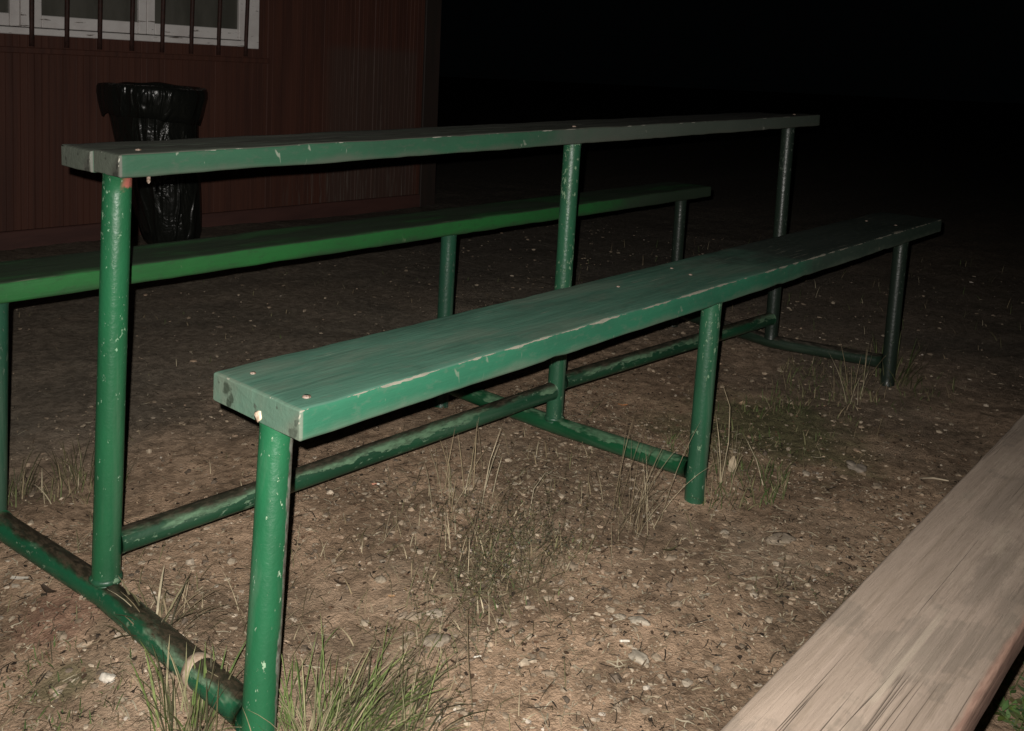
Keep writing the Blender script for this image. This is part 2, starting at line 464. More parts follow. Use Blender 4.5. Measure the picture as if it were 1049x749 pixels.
turf(600, -.10, .0, .22, .30, .015, .06, THIN, (.55, 1.8), (.0004, .0009))
turf(260, .95, -.25, .5, .3, .02, .09, THIN, (.55, 1.8), (.0004, .0009))
turf(200, .25, -.52, .3, .15, .015, .06, THIN, (.55, 1.8), (.0004, .0009))
turf(260, 1.5, -.25, .7, .35, .02, .08, THIN+GREEN[1:3], (.55, 1.8), (.0004, .0009))
turf(300, .3, .35, .6, .35, .01, .05, THIN, (.55, 1.8), (.0004, .0009))
tag(mb.build('sparse_grass', BLADE, smooth=False), kind='stuff')

# ------------------------------------------------------------------ tufts, stalks and weeds one can tell apart
def tuft(name, cx, cy, n, rad, h0, h1, cols, label, cat, aim=None, lean=(.2, 1.2), wd=(.0009, .0018), group=None):
    m = MB()
    for _ in range(n):
        r, a = rad*random.random()**.7, random.uniform(0, 6.28)
        x, y = cx+r*math.cos(a), cy+r*math.sin(a)
        az = a+random.gauss(0, .7) if aim is None else random.gauss(aim, .75)
        q = random.uniform(.65, 1.2); c0 = random.choice(cols)
        blade(m, x-cx, y-cy, random.uniform(h0, h1), az, random.uniform(*lean), random.uniform(*wd), tuple(v*q for v in c0), z0=gz(x, y)-.006-gz(cx, cy), n=7)
    o = m.build(name, BLADE, smooth=False, loc=(cx, cy, gz(cx, cy)))
    return tag(o, label, cat, group)
LUSH = [(.105, .145, .042), (.080, .118, .032), (.13, .160, .055), (.17, .16, .085), (.23, .20, .12), (.07, .07, .035)]
OLIVE = [(.06, .06, .03), (.09, .08, .04), (.05, .045, .025), (.15, .13, .075)]
tuft('grass_tuft', .035, -.475, 330, .080, .02, .135, LUSH, 'lush green grass tuft growing round the foot of the nearest short bench post', 'grass tuft', None, (.3, 1.75), (.0005, .0011))
tuft('grass_tuft', .105, -.50, 230, .085, .04, .13, LUSH+OLIVE, 'green grass tuft spreading to the right of the nearest short bench post', 'grass tuft', -.5, (.5, 1.5), (.0005, .0011))
tuft('grass_tuft', -.066, -.345, 90, .05, .05, .13, LUSH+OLIVE, 'upright green grass tuft just left of the flaking ground rail', 'grass tuft', None, (.1, .8))
tuft('grass_tuft', -.005, -.135, 55, .045, .03, .10, OLIVE+DRY[1:], 'low brownish grass tuft against the side of the near ground rail', 'grass tuft', None, (.6, 1.4))
tuft('grass_tuft', .04, .53, 70, .07, .02, .08, OLIVE+[(.12, .10, .06)], 'dim brownish grass tuft behind the near ground rail beside the rear bench post', 'grass tuft', None, (.3, 1.4), (.0005, .0010))
tuft('grass_tuft', .155, .50, 50, .05, .03, .11, OLIVE, 'dark wispy grass tuft left of the nearest tall table post', 'grass tuft', None, (.2, 1.1), (.0005, .0010))
tuft('dry_grass_clump', .84, -.412, 44, .06, .05, .25, [(.24, .195, .125), (.18, .14, .085), (.30, .25, .165), (.12, .09, .055)], 'pale dry grass stalks standing in front of the middle ground rail', 'dry grass', math.atan2(-.74, .67)+.1, (.1, 1.15), (.0004, .0008))
tuft('dry_grass_clump', 1.135, -.455, 16, .05, .05, .17, DRY+OLIVE[3:], 'thin dry stalks rising right of the middle short bench post', 'dry grass', None, (.05, .55), (.0006, .0010))
tuft('dry_grass_clump', .66, -.10, 30, .09, .05, .17, DRY, 'sparse dry stalks under the front bench where the two rails cross', 'dry grass', None, (.1, .9), (.0006, .0010))
tuft('grass_tuft', 2.20, -.43, 60, .07, .05, .16, OLIVE+GREEN, 'dim grass tuft round the foot of the farthest short bench post', 'grass tuft', None, (.2, 1.0))
tuft('dry_grass_clump', 1.95, -.40, 24, .07, .06, .18, DRY[1:], 'dim dry stalks left of the farthest short bench post', 'dry grass', None, (.1, .8), (.0007, .0011))
# the few longest stalks, each its own
def stalk(pts, wd, col, label):
    m = MB(); o = Vector(pts[0]); o.z = gz(o.x, o.y)
    P = [Vector((p[0], p[1], p[2]))-Vector((o.x, o.y, 0)) for p in pts]
    Q = []
    for i in range(len(P)-1):
        for k in range(4): Q.append(P[i].lerp(P[i+1], k/4))
    Q.append(P[-1])
    m.tube(Q, [wd*(1-.6*i/(len(Q)-1)) for i in range(len(Q))], 5, col=col)
    tag(m.build('dry_stalk', BLADE, loc=o), label, 'dry stalk', 'single dry stalks')
stalk([(.735, -.11, 0), (.745, -.115, .07), (.765, -.125, .14)], .0014, (.42, .35, .24), 'straight pale dry stalk leaning across the long rail under the front bench')
stalk([(1.13, -.44, 0), (1.145, -.445, .10), (1.14, -.445, .18), (1.11, -.44, .235)], .0011, (.36, .30, .20), 'long curved dry stalk beside the middle short bench post')
stalk([(1.21, -.50, 0), (1.19, -.49, .06), (1.16, -.475, .115)], .0012, (.42, .36, .25), 'straight tan stalk leaning left near the curled leaf')
stalk([(.69, -.27, .004), (.74, -.24, .045), (.80, -.22, .055), (.87, -.22, .02)], .0011, (.40, .34, .24), 'arching pale stalk bowed over the dirt below the front bench')
stalk([(.42, -.34, .004), (.50, -.30, .05), (.545, -.28, .12)], .0010, (.09, .07, .045), 'dark thin stalk rising among the wiry weeds')
stalk([(.235, -.56, 0), (.25, -.535, .05), (.275, -.505, .10)], .0011, (.13, .10, .06), 'dark bent grass stalk right of the lush green tuft')

LEAFM = tinted('leaf', .7, .25)
def weed(cx, cy, h, n, spread, label, cols=((.085, .072, .040), (.12, .105, .058), (.06, .048, .03), (.17, .14, .085)), leaf=.0038, wide=.045):
    m = MB()
    for _ in range(n):
        az = random.uniform(0, 6.28); ln = random.uniform(.1, spread)
        x, y = random.gauss(0, wide), random.gauss(0, wide)
        p = Vector((x, y, gz(cx+x, cy+y)-gz(cx, cy)+.002)); pts = [Vector((0, 0, -.004)), Vector((x*.4, y*.4, .003)), p.copy()]; hh = h*random.uniform(.45, 1)
        d = Vector((math.cos(az)*ln, math.sin(az)*ln, 1)).normalized()
        for i in range(7):
            d = (d+Vector((random.gauss(0, .16), random.gauss(0, .16), -.05))).normalized()
            p = p+d*hh/7; pts.append(p.copy())
        col = random.choice(cols)
        m.tube(pts, [.0006*(1-.07*i) for i in range(10)], 4, col=col)
        for i in range(3, 10):
            for _k in range(2):
                a = random.uniform(0, 6.28); L = leaf*random.uniform(.6, 1.5)
                dv = Vector((math.cos(a), math.sin(a), random.uniform(-.2, .9))).normalized(); s = dv.cross(Vector((0, 0, 1))).normalized()
                q = pts[i]
                strip(m, [q, q+dv*L*.5, q+dv*L], [L*.06, L*.25, L*.03], s, tuple(v*random.uniform(.7, 1.3) for v in random.choice(cols)))
    return tag(m.build('weed', LEAFM, smooth=False, loc=(cx, cy, gz(cx, cy))), label, 'weed')
weed(.515, -.351, .10, 60, .9, 'low dark wiry weed in the middle of the bare dirt under the front bench')
weed(.650, -.345, .095, 52, 1.0, 'dark wiry weed left of the pale dry stalks')
weed(.434, -.370, .08, 36, .9, 'small dark weed nearer the camera than the other wiry weeds')
weed(.330, -.40, .07, 16, .8, 'tiny dark weed by the pale stones right of the lush grass tuft')
weed(.60, -.25, .09, 44, 1.0, 'dark tangled weed in front of the long lower rail')
weed(.813, -.714, .055, 9, .8, 'little dark weed close to the bare wood plank')
weed(.21, -.50, .06, 10, .9, 'small dark weed at the edge of the lush green grass tuft')
weed(.79, -1.115, .06, 22, .9, 'small broad green weed on the ground behind the bare wood plank', ((.09, .14, .04), (.12, .17, .06), (.07, .11, .03)), .012, .02)

# ------------------------------------------------------------------ larger loose stones
spots = [(.357,-.225,.011),(.329,-.148,.010),(.61,-.321,.012),(.6,-.128,.010),(.636,-.138,.011),(.78,-.535,.011),(.56,-.577,.010),(.625,-.432,.012),(.744,-.565,.008),
 (.324,-.347,.013),(.349,-.37,.015),(.285,-.378,.011),(.204,-.485,.009),(.313,-.329,.008),(-.154,-.152,.009),(-.148,-.107,.008),(-.091,-.086,.008),(-.102,-.04,.009),
 (1.356,-.532,.012),(1.418,-.669,.015),(.736,-.747,.009),(.369,-.587,.010),(.504,-.735,.009),(.8,-.681,.009),(.47,-.20,.009),(.66,-.62,.010),(.95,-.55,.010),(1.05,-.72,.012),(.26,-.30,.009),(.42,-.47,.010)]
STONES = []
for s in range(4):
    V = rockverts(IV3, s+20, 1, .75, .42, .62)
    cc = [(.33, .27, .20), (.28, .22, .16), (.37, .31, .24), (.25, .195, .14)][s]
    STONES.append((V, cc))
first = {}
for i, (x, y, r) in enumerate(spots):
    k = i % 4
    if k not in first:
        V, cc = STONES[k]
        o = mesh_obj('loose_stone', V, IF3, STONE, cols=[cc]*len(V)); first[k] = o
    else:
        o = first[k].copy(); COL.objects.link(o)
    o.location = (x, y, gz(x, y)+r*.12); o.scale = (r, r, r); o.rotation_euler = (random.uniform(-.2, .2), random.uniform(-.2, .2), random.uniform(0, 6.28))
    tag(o, 'small pale rounded stone half sunk in the brown dirt among finer gravel', 'stone', 'larger pale stones in the dirt')
for (x, y, r, fl, cc, lab) in [(.575,-.606,.015,.28,(.33,.285,.225),'flat pale stone just behind the white cigarette butt'), (.497,-.656,.016,.3,(.33,.285,.225),'flat pale stone in front of the white cigarette butt'),
        (.303,-.418,.020,.25,(.23,.19,.145),'broad flat brown stone right of the lush grass tuft'), (1.006,-.637,.031,.12,(.28,.225,.17),'largest flat pale stone, on the open dirt near the bare wood plank'),
        (1.488,-.594,.026,.28,(.25,.21,.17),'dim flat stone far along beside the bare wood plank'), (-.1,-.184,.0095,.75,(.50,.455,.39),'round whitish stone left of the flaking near ground rail')]:
    V = rockverts(IV3, x*31, 1, .7, fl, .55)*r
    tag(mesh_obj('loose_stone', V, IF3, STONE, cols=[cc]*len(V), loc=(x, y, gz(x, y)+r*fl*.35), rot=(0, 0, x*9)), lab, 'stone')

# ------------------------------------------------------------------ litter one can pick up
M = NT('butt_paper'); ob = M.coord('Object')
BUTT = M.fin(M.mix(M.ramp(M.noise(ob, 300, 3, .6), .4, .6), (.72, .68, .60), (.55, .50, .42)), .85, .2)
M = NT('butt_filter'); ob = M.coord('Object')
FILT = M.fin(M.mix(M.ramp(M.noise(ob, 400, 3, .6), .4, .6), (.55, .27, .19), (.42, .20, .13)), .85, .2)
M = NT('scrap_paper'); ob = M.coord('Object')
SCRAP = M.fin(M.mix(M.ramp(M.noise(ob, 120, 4, .6), .4, .65), (.60, .55, .47), (.45, .40, .33)), .9, .2)
def butt(x, y, az, L, r, label, filt):
    root = empty('cigarette_butt', (x, y, gz(x, y)+r+.002)); root.rotation_euler = (0, 0, az)
    m = MB(); m.tube([(-L/2+L*filt, 0, 0), (0+L*filt/2, 0, .0002), (L/2, 0, 0)], [r, r*.95, r*.8], 14); m.build('paper', BUTT, root)
    m = MB(); m.tube([(-L/2, 0, 0), (-L/2+L*filt, 0, 0)], [r*.97, r*1.01], 14); m.build('filter', FILT if filt > .3 else BUTT, root)
    tag(root, label, 'cigarette butt')
butt(.509, -.621, math.atan2(r2.y, r2.x)+.05, .0155, .0019, 'white cigarette butt lying on the open dirt between two flat stones', .25)
butt(.318, -.490, math.atan2(r2.y, r2.x)+.35, .012, .0018, 'short whitish cigarette butt on the dirt right of the green grass', .25)
butt(.583, .057, math.atan2(r2.y, r2.x)+.05, .016, .0021, 'pinkish cigarette butt lying below the long lower rail', .65)
def scrap(name, x, y, az, L, wd, mat, label, cat, curl=.1, lift=.004, cols=None, leaf=False):
    vs = []; fs = []; n = 8
    for i in range(n+1):
        t = i/n; hw = wd*(math.sin(math.pi*min(1, .12+t*.86))**.7 if leaf else 1.0)
        for k in range(5):
            u = k/4-.5
            vs.append(((t-.5)*L, u*2*hw*.5+.06*wd*fnoise(t*3, u), lift+curl*L*(4*(t-.5)**2)*.5+abs(u)*wd*.35*(1 if leaf else .15)))
    for i in range(n):
        for k in range(4): fs.append((i*5+k, i*5+k+1, i*5+k+6, i*5+k+5))
    th = .0004; b = len(vs)
    vs += [(a, c_, d-th) for a, c_, d in vs]; fs += [tuple(j+b for j in reversed(f)) for f in list(fs)]
    return tag(mesh_obj(name, vs, fs, mat, loc=(x, y, gz(x, y)), rot=(0, 0, az), cols=[cols]*len(vs) if cols else None), label, cat)
RA = math.atan2(r2.y, r2.x)
scrap('paper_scrap', -.086, .161, RA-.02, .028, .008, SCRAP, 'pale strip of paper on the dirt left of the near ground rail', 'paper scrap', .05)
scrap('dead_leaf', -.070, .085, RA-.5, .036, .010, LEAFM, 'dark brown curled leaf in front of the pale paper strip', 'leaf', .35, .004, (.045, .03, .02), True)
scrap('dead_leaf', 1.657, -.213, RA+.9, .028, .018, LEAFM, 'light tan dead leaf on the dim ground behind the middle short post', 'leaf', .4, .004, (.40, .28, .18), True)
scrap('dead_leaf', 1.404, .004, RA, .026, .010, LEAFM, 'orange dead leaf on the dirt beyond the middle ground rail', 'leaf', .2, .004, (.50, .21, .09), True)
scrap('dead_leaf', .333, -.280, RA+.1, .012, .006, LEAFM, 'tiny orange leaf scrap on the reddish dirt in front of the bench', 'leaf', .2, .003, (.42, .25, .13), True)
scrap('dead_leaf', .30, -.19, RA-.35, .030, .006, LEAFM, 'dark narrow dead leaf lying behind the pale pebbles', 'leaf', .3, .004, (.05, .032, .02), True)
scrap('dead_leaf', .80, -.52, RA+.45, .034, .007, LEAFM, 'olive brown narrow leaf on the dirt in front of the dry stalks', 'leaf', .3, .004, (.07, .06, .03), True)
o = scrap('dead_leaf', 1.20, -.43, RA+1.3, .036, .016, LEAFM, 'curled tan leaf caught upright beside the middle short bench post', 'leaf', .3, .004, (.36, .29, .20), True)
o.rotation_euler = (.3, -1.15, RA+.9); o.location.z += .03
m = MB(); m.tube([(-.03, 0, .003), (0, .002, .005), (.032, -.002, .003)], [.0022, .0025, .0014], 7, col=(.40, .33, .24))
tag(m.build('twig', LEAFM, loc=(1.566, -.742, gz(1.566, -.742)), rot=(0, 0, RA-.1)), 'pale short twig lying close to the bare wood plank', 'twig')

# ------------------------------------------------------------------ the double green bench with its table
P = dict(xf0=-.00302, xf1=2.46208, yfb=-.28653, yff=-.47941, tf=.0409, xt0=-.02303, xt1=2.27038, ytb=.15247, ytf=-.05352, zt=.72963, tt=.0357,
         xr1=2.37408, yrf=.30584, yrb=.48077, zr=.47791, thr=.0383, fy=-.44815, ry=.3316,
         sf=.01354, st=-.02525, sr=.00635, qf=.00447, qt=.02258, qr=.00698)
FX = (-.01445, 1.05274, 2.18991); TX = (0.0, 1.08495, 2.16186); RX = (-.0600, 1.05121, 2.20641)
LF, LT, LR = -.05198, -.02565, -.01478
ZF = .46; PR = .0205
bench = empty('picnic_bench', (0, 0, 0))
tag(bench, 'long weathered green double bench with a higher narrow table plank on pipe posts', 'bench')

def board(name, x0, x1, yf, yb, zt, t, slope, q, mat, seed, parent, rc=.007, dent=.0012, chipk=1.0, taper=0.0):
    L = x1-x0; wd = yb-yf; nst = max(24, int(L/.028))
    prof = []
    def arc(cy, cz, a0, a1, n=4):
        for i in range(n+1):
            a = a0+(a1-a0)*i/n; prof.append((cy+rc*math.cos(a), cz+rc*math.sin(a)))
    arc(wd-rc, -rc, 0, math.pi/2)
    for k in range(1, 8): prof.append((wd-rc-(wd-2*rc)*k/8, 0))
    arc(rc, -rc, math.pi/2, math.pi)
    prof.append((0, -t/2))
    arc(rc, -t+rc, math.pi, 1.5*math.pi)
    for k in range(1, 4): prof.append((rc+(wd-2*rc)*k/4, -t))
    arc(wd-rc, -t+rc, 1.5*math.pi, 2*math.pi)
    prof.append((wd, -t/2))
    n = len(prof); vs = []; fs = []
    stations = [0, .0015, .005, .012] + list(np.linspace(.025, L-.025, nst)) + [L-.012, L-.005, L-.0015, L]
    inset = {0: .0028, 1: .0013, 2: .0004}
    for i, x in enumerate(stations):
        j = min(i, len(stations)-1-i); ins = inset.get(j, 0)
        for (y, z) in prof:
            yy = min(max(y, ins), wd-ins); zz = min(max(z, -t+ins), -ins)
            corner = math.exp(-((min(y, wd-y)/.012)**2+(min(-z, t+z)/.012)**2))
            dd = dent*(fnoise(x*7+seed, y*30, z*30+seed)+.7*fnoise(x*26, seed+y*40, z*40))
            chip = .6*chipk*corner*max(0, fnoise(x*15+seed*2, seed, (y > wd/2)*3.+(z < -t/2)*7)-.15)*.006
            sgy = -1 if y > wd/2 else 1; sgz = 1 if z < -t/2 else -1
            xe = x
            if j == 0 or j == 1: xe += .0008*fnoise(y*25+seed, z*40, 3)
            vs.append((xe, (yy+sgy*chip*.8+dd*.5)*(1+taper*x/wd), zz+sgz*chip*.8+dd))
    m = len(stations)
    for i in range(m-1):
        for k in range(n):
            k2 = (k+1) % n; fs.append((i*n+k, (i+1)*n+k, (i+1)*n+k2, i*n+k2))
    b0 = len(vs)
    vs.append((.0, wd/2, -t/2)); vs.append((L, wd/2*(1+taper*L/wd), -t/2))
    ncap = len(fs)
    for k in range(n):
        k2 = (k+1) % n
        fs.append((b0, k, k2)); fs.append((b0+1, (m-1)*n+k2, (m-1)*n+k))
    o = mesh_obj(name, vs, fs, mat, parent)
    o.data.polygons.foreach_set('use_smooth', [i < ncap for i in range(len(fs))])
    o.location = (x0, yf+slope*x0, zt+q*x0); o.rotation_euler = (0, -math.atan(q), math.atan(slope))
    return o

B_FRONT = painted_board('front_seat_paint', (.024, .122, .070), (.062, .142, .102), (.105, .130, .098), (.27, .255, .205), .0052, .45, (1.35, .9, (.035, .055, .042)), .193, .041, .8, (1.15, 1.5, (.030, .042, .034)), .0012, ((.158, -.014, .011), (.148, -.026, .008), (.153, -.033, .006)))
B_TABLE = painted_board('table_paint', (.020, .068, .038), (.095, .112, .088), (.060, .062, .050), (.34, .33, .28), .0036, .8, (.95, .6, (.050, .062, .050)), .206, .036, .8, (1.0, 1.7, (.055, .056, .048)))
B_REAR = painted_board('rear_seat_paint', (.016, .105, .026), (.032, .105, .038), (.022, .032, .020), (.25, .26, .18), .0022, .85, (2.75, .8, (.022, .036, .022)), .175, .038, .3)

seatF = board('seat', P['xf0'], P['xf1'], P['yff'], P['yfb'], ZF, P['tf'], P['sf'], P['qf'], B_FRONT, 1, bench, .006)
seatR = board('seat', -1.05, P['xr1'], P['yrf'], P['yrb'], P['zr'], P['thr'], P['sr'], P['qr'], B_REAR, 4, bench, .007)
seatF['label'] = 'wide blue green front seat plank with worn pale front edge'
seatR['label'] = 'brighter green rear seat plank with dark dirty top'
ym = P['ytf']+.092
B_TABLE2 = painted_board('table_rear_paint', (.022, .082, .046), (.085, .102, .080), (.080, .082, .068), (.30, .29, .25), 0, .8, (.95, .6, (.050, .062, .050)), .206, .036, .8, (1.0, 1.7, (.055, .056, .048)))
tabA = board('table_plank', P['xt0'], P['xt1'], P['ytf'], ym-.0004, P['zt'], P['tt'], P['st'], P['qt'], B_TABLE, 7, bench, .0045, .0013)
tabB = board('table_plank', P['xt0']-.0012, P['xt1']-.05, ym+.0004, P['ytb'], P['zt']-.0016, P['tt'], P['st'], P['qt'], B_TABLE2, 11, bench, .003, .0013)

def weld(o, r, z):
    m = MB(); n = 26; vs = []; fs = []
    for j in range(6):
        a = math.pi*j/5
        for i in range(n):
            th = 2*math.pi*i/n; lump = 1+.35*fnoise(math.cos(th)*4, math.sin(th)*4, r*900+z)
            rad = r-.001+.0045*math.sin(a)*lump
            vs.append((rad*math.cos(th), rad*math.sin(th), z+.005*math.cos(a)*lump))
    for j in range(5):
        for i in range(n): fs.append((j*n+i, (j+1)*n+i, (j+1)*n+(i+1) % n, j*n+(i+1) % n))
    m.add(vs, fs); m.build('weld', PIPE_C, o)
G = (.013, .086, .036); CH = (.24, .34, .23)
PIPE_A = painted_pipe('tall_post_paint', G, (.20, .34, .22), .635, 'z', None, None, .622)
PIPE_B = painted_pipe('near_short_post_paint', (.013, .097, .041), (.26, .37, .25), .615, 'z', None, ((.78, -.62), .84))
PIPE_C = painted_pipe('post_paint', (.018, .078, .040), (.15, .24, .15), .60, 'z', None, None, None, False, .7)
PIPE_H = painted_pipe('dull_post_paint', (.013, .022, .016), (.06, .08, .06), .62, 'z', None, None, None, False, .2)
PIPE_I = painted_pipe('rear_post_paint', (.014, .058, .034), (.06, .10, .07), .62, 'z', None, None, None, False, .5)
PIPE_D = painted_pipe('near_rail_paint', (.012, .085, .040), (.15, .225, .145), .62, 'y', ((.026, .018, .012), .58), None, None, True)
PIPE_E = painted_pipe('long_rail_paint', (.013, .065, .032), (.11, .19, .115), .63, 'x', ((.022, .017, .012), .62), None, None, True)
PIPE_F = painted_pipe('middle_rail_paint', (.008, .066, .026), (.085, .165, .095), .72, 'y', None, None, None, True)
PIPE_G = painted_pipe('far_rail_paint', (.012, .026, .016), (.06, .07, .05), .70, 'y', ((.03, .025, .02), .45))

def Fp(x, y, z): return Vector((x, y+P['sf']*x, z+P['qf']*x))
def Tp(x, y, z): return Vector((x, y+P['st']*x, z+P['qt']*x))
def Rp(x, y, z): return Vector((x, y+P['sr']*x, z+P['qr']*x))
def pipe(name, a, b, r, mat, flare0=0, flare1=0, n=28):
    a, b = Vector(a), Vector(b); L = (b-a).length; k = max(8, int(L/.03)); pts = []; rr = []
    for i in range(k+1):
        t = i/k; p = a.lerp(b, t)
        wob = .0006
        pts.append(p-a+Vector((wob*fnoise(t*4, a.x*9, 1), wob*fnoise(t*4, a.y*9, 5), 0)))
        rr.append(r*(1+.012*fnoise(t*L*14, a.x*5+a.y*3)))
    # weld beads at the ends
    d = (b-a).normalized()
    if flare0:
        pts = [pts[0], pts[0]+d*.004, pts[0]+d*.009] + pts[1:]; rr = [r*1.07, r*1.06, r*1.01]+rr[1:]
    if flare1:
        e = pts[-1]; pts = pts[:-1]+[e-d*.009, e-d*.004, e]; rr = rr[:-1]+[r*1.01, r*1.05, r*1.06]
    m = MB(); m.tube(pts, rr, n)
    return m.build(name, mat, bench, loc=a)

def post_pt(row, i, z):
    if row == 'f':
        k = max(0, z+.06)/.48 if i == 0 else 0     # the nearest post leans in under its plank
        return Fp(FX[i]-LF*(z-.4)+.034*k, P['fy']+.049*k, z)
    if row == 't': return Tp(TX[i]-LT*(z-.7), 0, z)
    return Rp(RX[i]-LR*(z-.4), P['ry'], z)
def solve(row, i, wz):   # world height to row height
    q = {'f': P['qf'], 't': P['qt'], 'r': P['qr']}[row]; X = {'f': FX, 't': TX, 'r': RX}[row][i]
    return wz-q*X
fl = [post_pt('f', i, 0) for i in range(3)]
pA = pipe('short_post', post_pt('f', 0, -.06), post_pt('f', 0, ZF-P['tf']+.002), PR*1.06, PIPE_B, 0, 1)
pipe('short_post', post_pt('f', 1, -.03), post_pt('f', 1, ZF-P['tf']+.002), PR, PIPE_C, 0, 1)
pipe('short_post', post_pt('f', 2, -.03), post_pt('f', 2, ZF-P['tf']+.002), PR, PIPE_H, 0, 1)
zlow = .045
pipe('tall_post', post_pt('t', 0, solve('t', 0, .052)), post_pt('t', 0, P['zt']-P['tt']+.002), PR*1.04, PIPE_A, 1, 0); weld(bench.children[-1], PR*1.04, .006)
pipe('tall_post', post_pt('t', 1, solve('t', 1, .045)), post_pt('t', 1, P['zt']-P['tt']+.002), PR, PIPE_C, 1, 1); weld(bench.children[-1], PR, .009)
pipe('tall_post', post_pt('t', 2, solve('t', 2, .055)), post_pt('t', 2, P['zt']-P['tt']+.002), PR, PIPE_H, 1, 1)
for i in range(3):
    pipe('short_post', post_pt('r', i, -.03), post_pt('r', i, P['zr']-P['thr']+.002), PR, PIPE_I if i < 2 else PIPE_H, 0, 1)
# ground rails: front post to rear post, running under the tall post
def rail(i, za, zt_, zc, mat, r):
    a = post_pt('f', i, za); c_ = post_pt('r', i, zc); b = post_pt('t', i, 0); b.z = zt_
    d = (b-a).normalized(); a = a+d*PR*.8
    d2 = (c_-b).normalized(); c_ = c_-d2*PR*.8
    pts = []
    for k in range(20): pts.append(a.lerp(b, k/20))
    for k in range(21): pts.append(b.lerp(c_, k/20))
    m = MB(); rr = [r]*len(pts)
    rr[0] = rr[-1] = r*1.1
    m.tube([p-a for p in pts], rr, 28)
    return m.build('ground_rail', mat, bench, loc=a), a, b
r0, ra, rb = rail(0, .052, .032, .046, PIPE_D, PR*1.04)
rail(1, .060, .036, .040, PIPE_F, PR)
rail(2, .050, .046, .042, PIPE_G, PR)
def lrail(i, z0, z1, mat):
    a = post_pt('t', i, .1); b = post_pt('t', i+1, .1); a.z = z0; b.z = z1
    d = (b-a).normalized(); return pipe('long_rail', a+d*PR*.8, b-d*PR*.8, PR*.98, mat, 1, 1)
l0 = lrail(0, .110, .122, PIPE_E); lrail(1, .139, .122, PIPE_E)
# rusty tape round the near rail
M = NT('old_tape'); ob = M.coord('Object')
TAPE = M.fin(M.mix(M.ramp(M.noise(ob, 70, 4, .6), .35, .65), (.40, .32, .24), (.24, .17, .12)), .9, .2)
dr = (rb-ra).normalized(); tc = ra+dr*((Vector((-.02, -.289, .05))-ra).dot(dr))
a_ = dr.cross(Vector((0, 0, 1))).normalized(); b_ = a_.cross(dr).normalized()
vs = []; fs = []; n = 36
for j, (s, k) in enumerate(((-1, .99), (-.85, 1.09), (0, 1.11), (.85, 1.09), (1, .99))):
    for i in range(n):
        th = 2*math.pi*i/n
        wv = .0085*(1+.35*fnoise(math.cos(th)*1.5, math.sin(th)*1.5, s*2))
        vs.append(tuple(dr*s*wv + (a_*math.cos(th)+b_*math.sin(th))*PR*1.04*(k+.02*fnoise(th*3, j)) + (tc-ra)))
for j in range(4):
    for i in range(n):
        fs.append((j*n+i, j*n+(i+1) % n, (j+1)*n+(i+1) % n, (j+1)*n+i))
tp = mesh_obj('tape_band', vs, fs, TAPE, r0); tp['label'] = 'ragged tan band wrapped round the rail'

# bolts and bare spots
M = NT('bolt_metal'); ob = M.coord('Object')
BOLT = M.fin(M.mix(M.ramp(M.noise(ob, 300, 3, .6), .4, .6), (.22, .165, .135), (.09, .06, .04)), .55, .5)
def bolt(parent, x, y, zt, r, mat=BOLT):
    m = MB()
    m.tube([(0, 0, -.002), (0, 0, .0006), (0, 0, .0018), (0, 0, .0022)], [r, r, r*.8, r*.25], 16)
    o = m.build('bolt', mat, parent, loc=(x, y, zt)); return o
for x, y, r in ((.033, .032, .0058), (.034, .150, .0042), (.850, .125, .0040), (1.066, .09, .0042), (1.09, .15, .004), (2.19, .05, .0045), (2.2, .14, .0045)):
    bolt(seatF, x, y, 0, r)
for x, y in ((.05, .045), (1.10, .045), (2.2, .045)): bolt(tabA, x, y, 0, .005)
m = MB(); m.tube([(0, 0, .002), (0, 0, -.009), (0, 0, -.012)], [.003, .003, .001], 10)
o = m.build('bolt', BOLT, tabA, loc=(.050, .012, -P['tt'])); o['label'] = 'bolt end poking out under the table plank'
# splintered bare spot on the near end
M = NT('bare_wood'); ob = M.coord('Object')
BARE = M.fin(M.mix(M.ramp(M.noise(ob, 160, 3, .6), .4, .6), (.62, .50, .38), (.42, .31, .22)), .85, .2)
V = rockverts(IV2, 5, .0015, .0085, .0075, .5)
o = mesh_obj('bare_spot', V, IF2, BARE, seatF, loc=(-.0004, .086, -.0315)); o['label'] = 'pale splintered bare patch on the near end'
for s_, (y, z) in enumerate(((.154, -.018), (.147, -.031))):
    pass

# ------------------------------------------------------------------ bare wood plank bench beside the camera
M = NT('bare_plank'); ob = M.coord('Object')
X, Y, Z = M.sep(ob)
gr = M.noise(M.coord('Object', (3.2, 120, 120)), 1, 7, .70, .35); g2 = M.noise(M.coord('Object', (.9, 22, 22)), 1, 5, .6, .7)
bl = M.noise(M.coord('Object', (7, 22, 22)), 1, 9, .74); fi = M.noise(M.coord('Object', (25, 260, 260)), 1, 4, .6)
st = M.noise(M.coord('Object', (1.0, 1, 1)), 5.5, 5, .6)
c = M.mix(M.ramp(g2, .36, .66), (.285, .226, .182), (.225, .177, .140))
c = M.mix(M.math('MULTIPLY', M.ramp(gr, .46, .70), .6), c, (.17, .132, .098))
c = M.mix(M.math('MULTIPLY', M.ramp(fi, .50, .66), .35), c, (.17, .132, .10))
c = M.mix(M.math('MULTIPLY', M.ramp(bl, .50, .68), .55), c, (.325, .270, .212))
c = M.mix(M.math('MULTIPLY', M.math('MULTIPLY', M.ramp(M.math('ADD', st, M.math('MULTIPLY', M.math('SUBTRACT', bl, .5), .5)), .53, .58), M.ramp(gr, .30, .55)), .5), c, (.135, .112, .090))
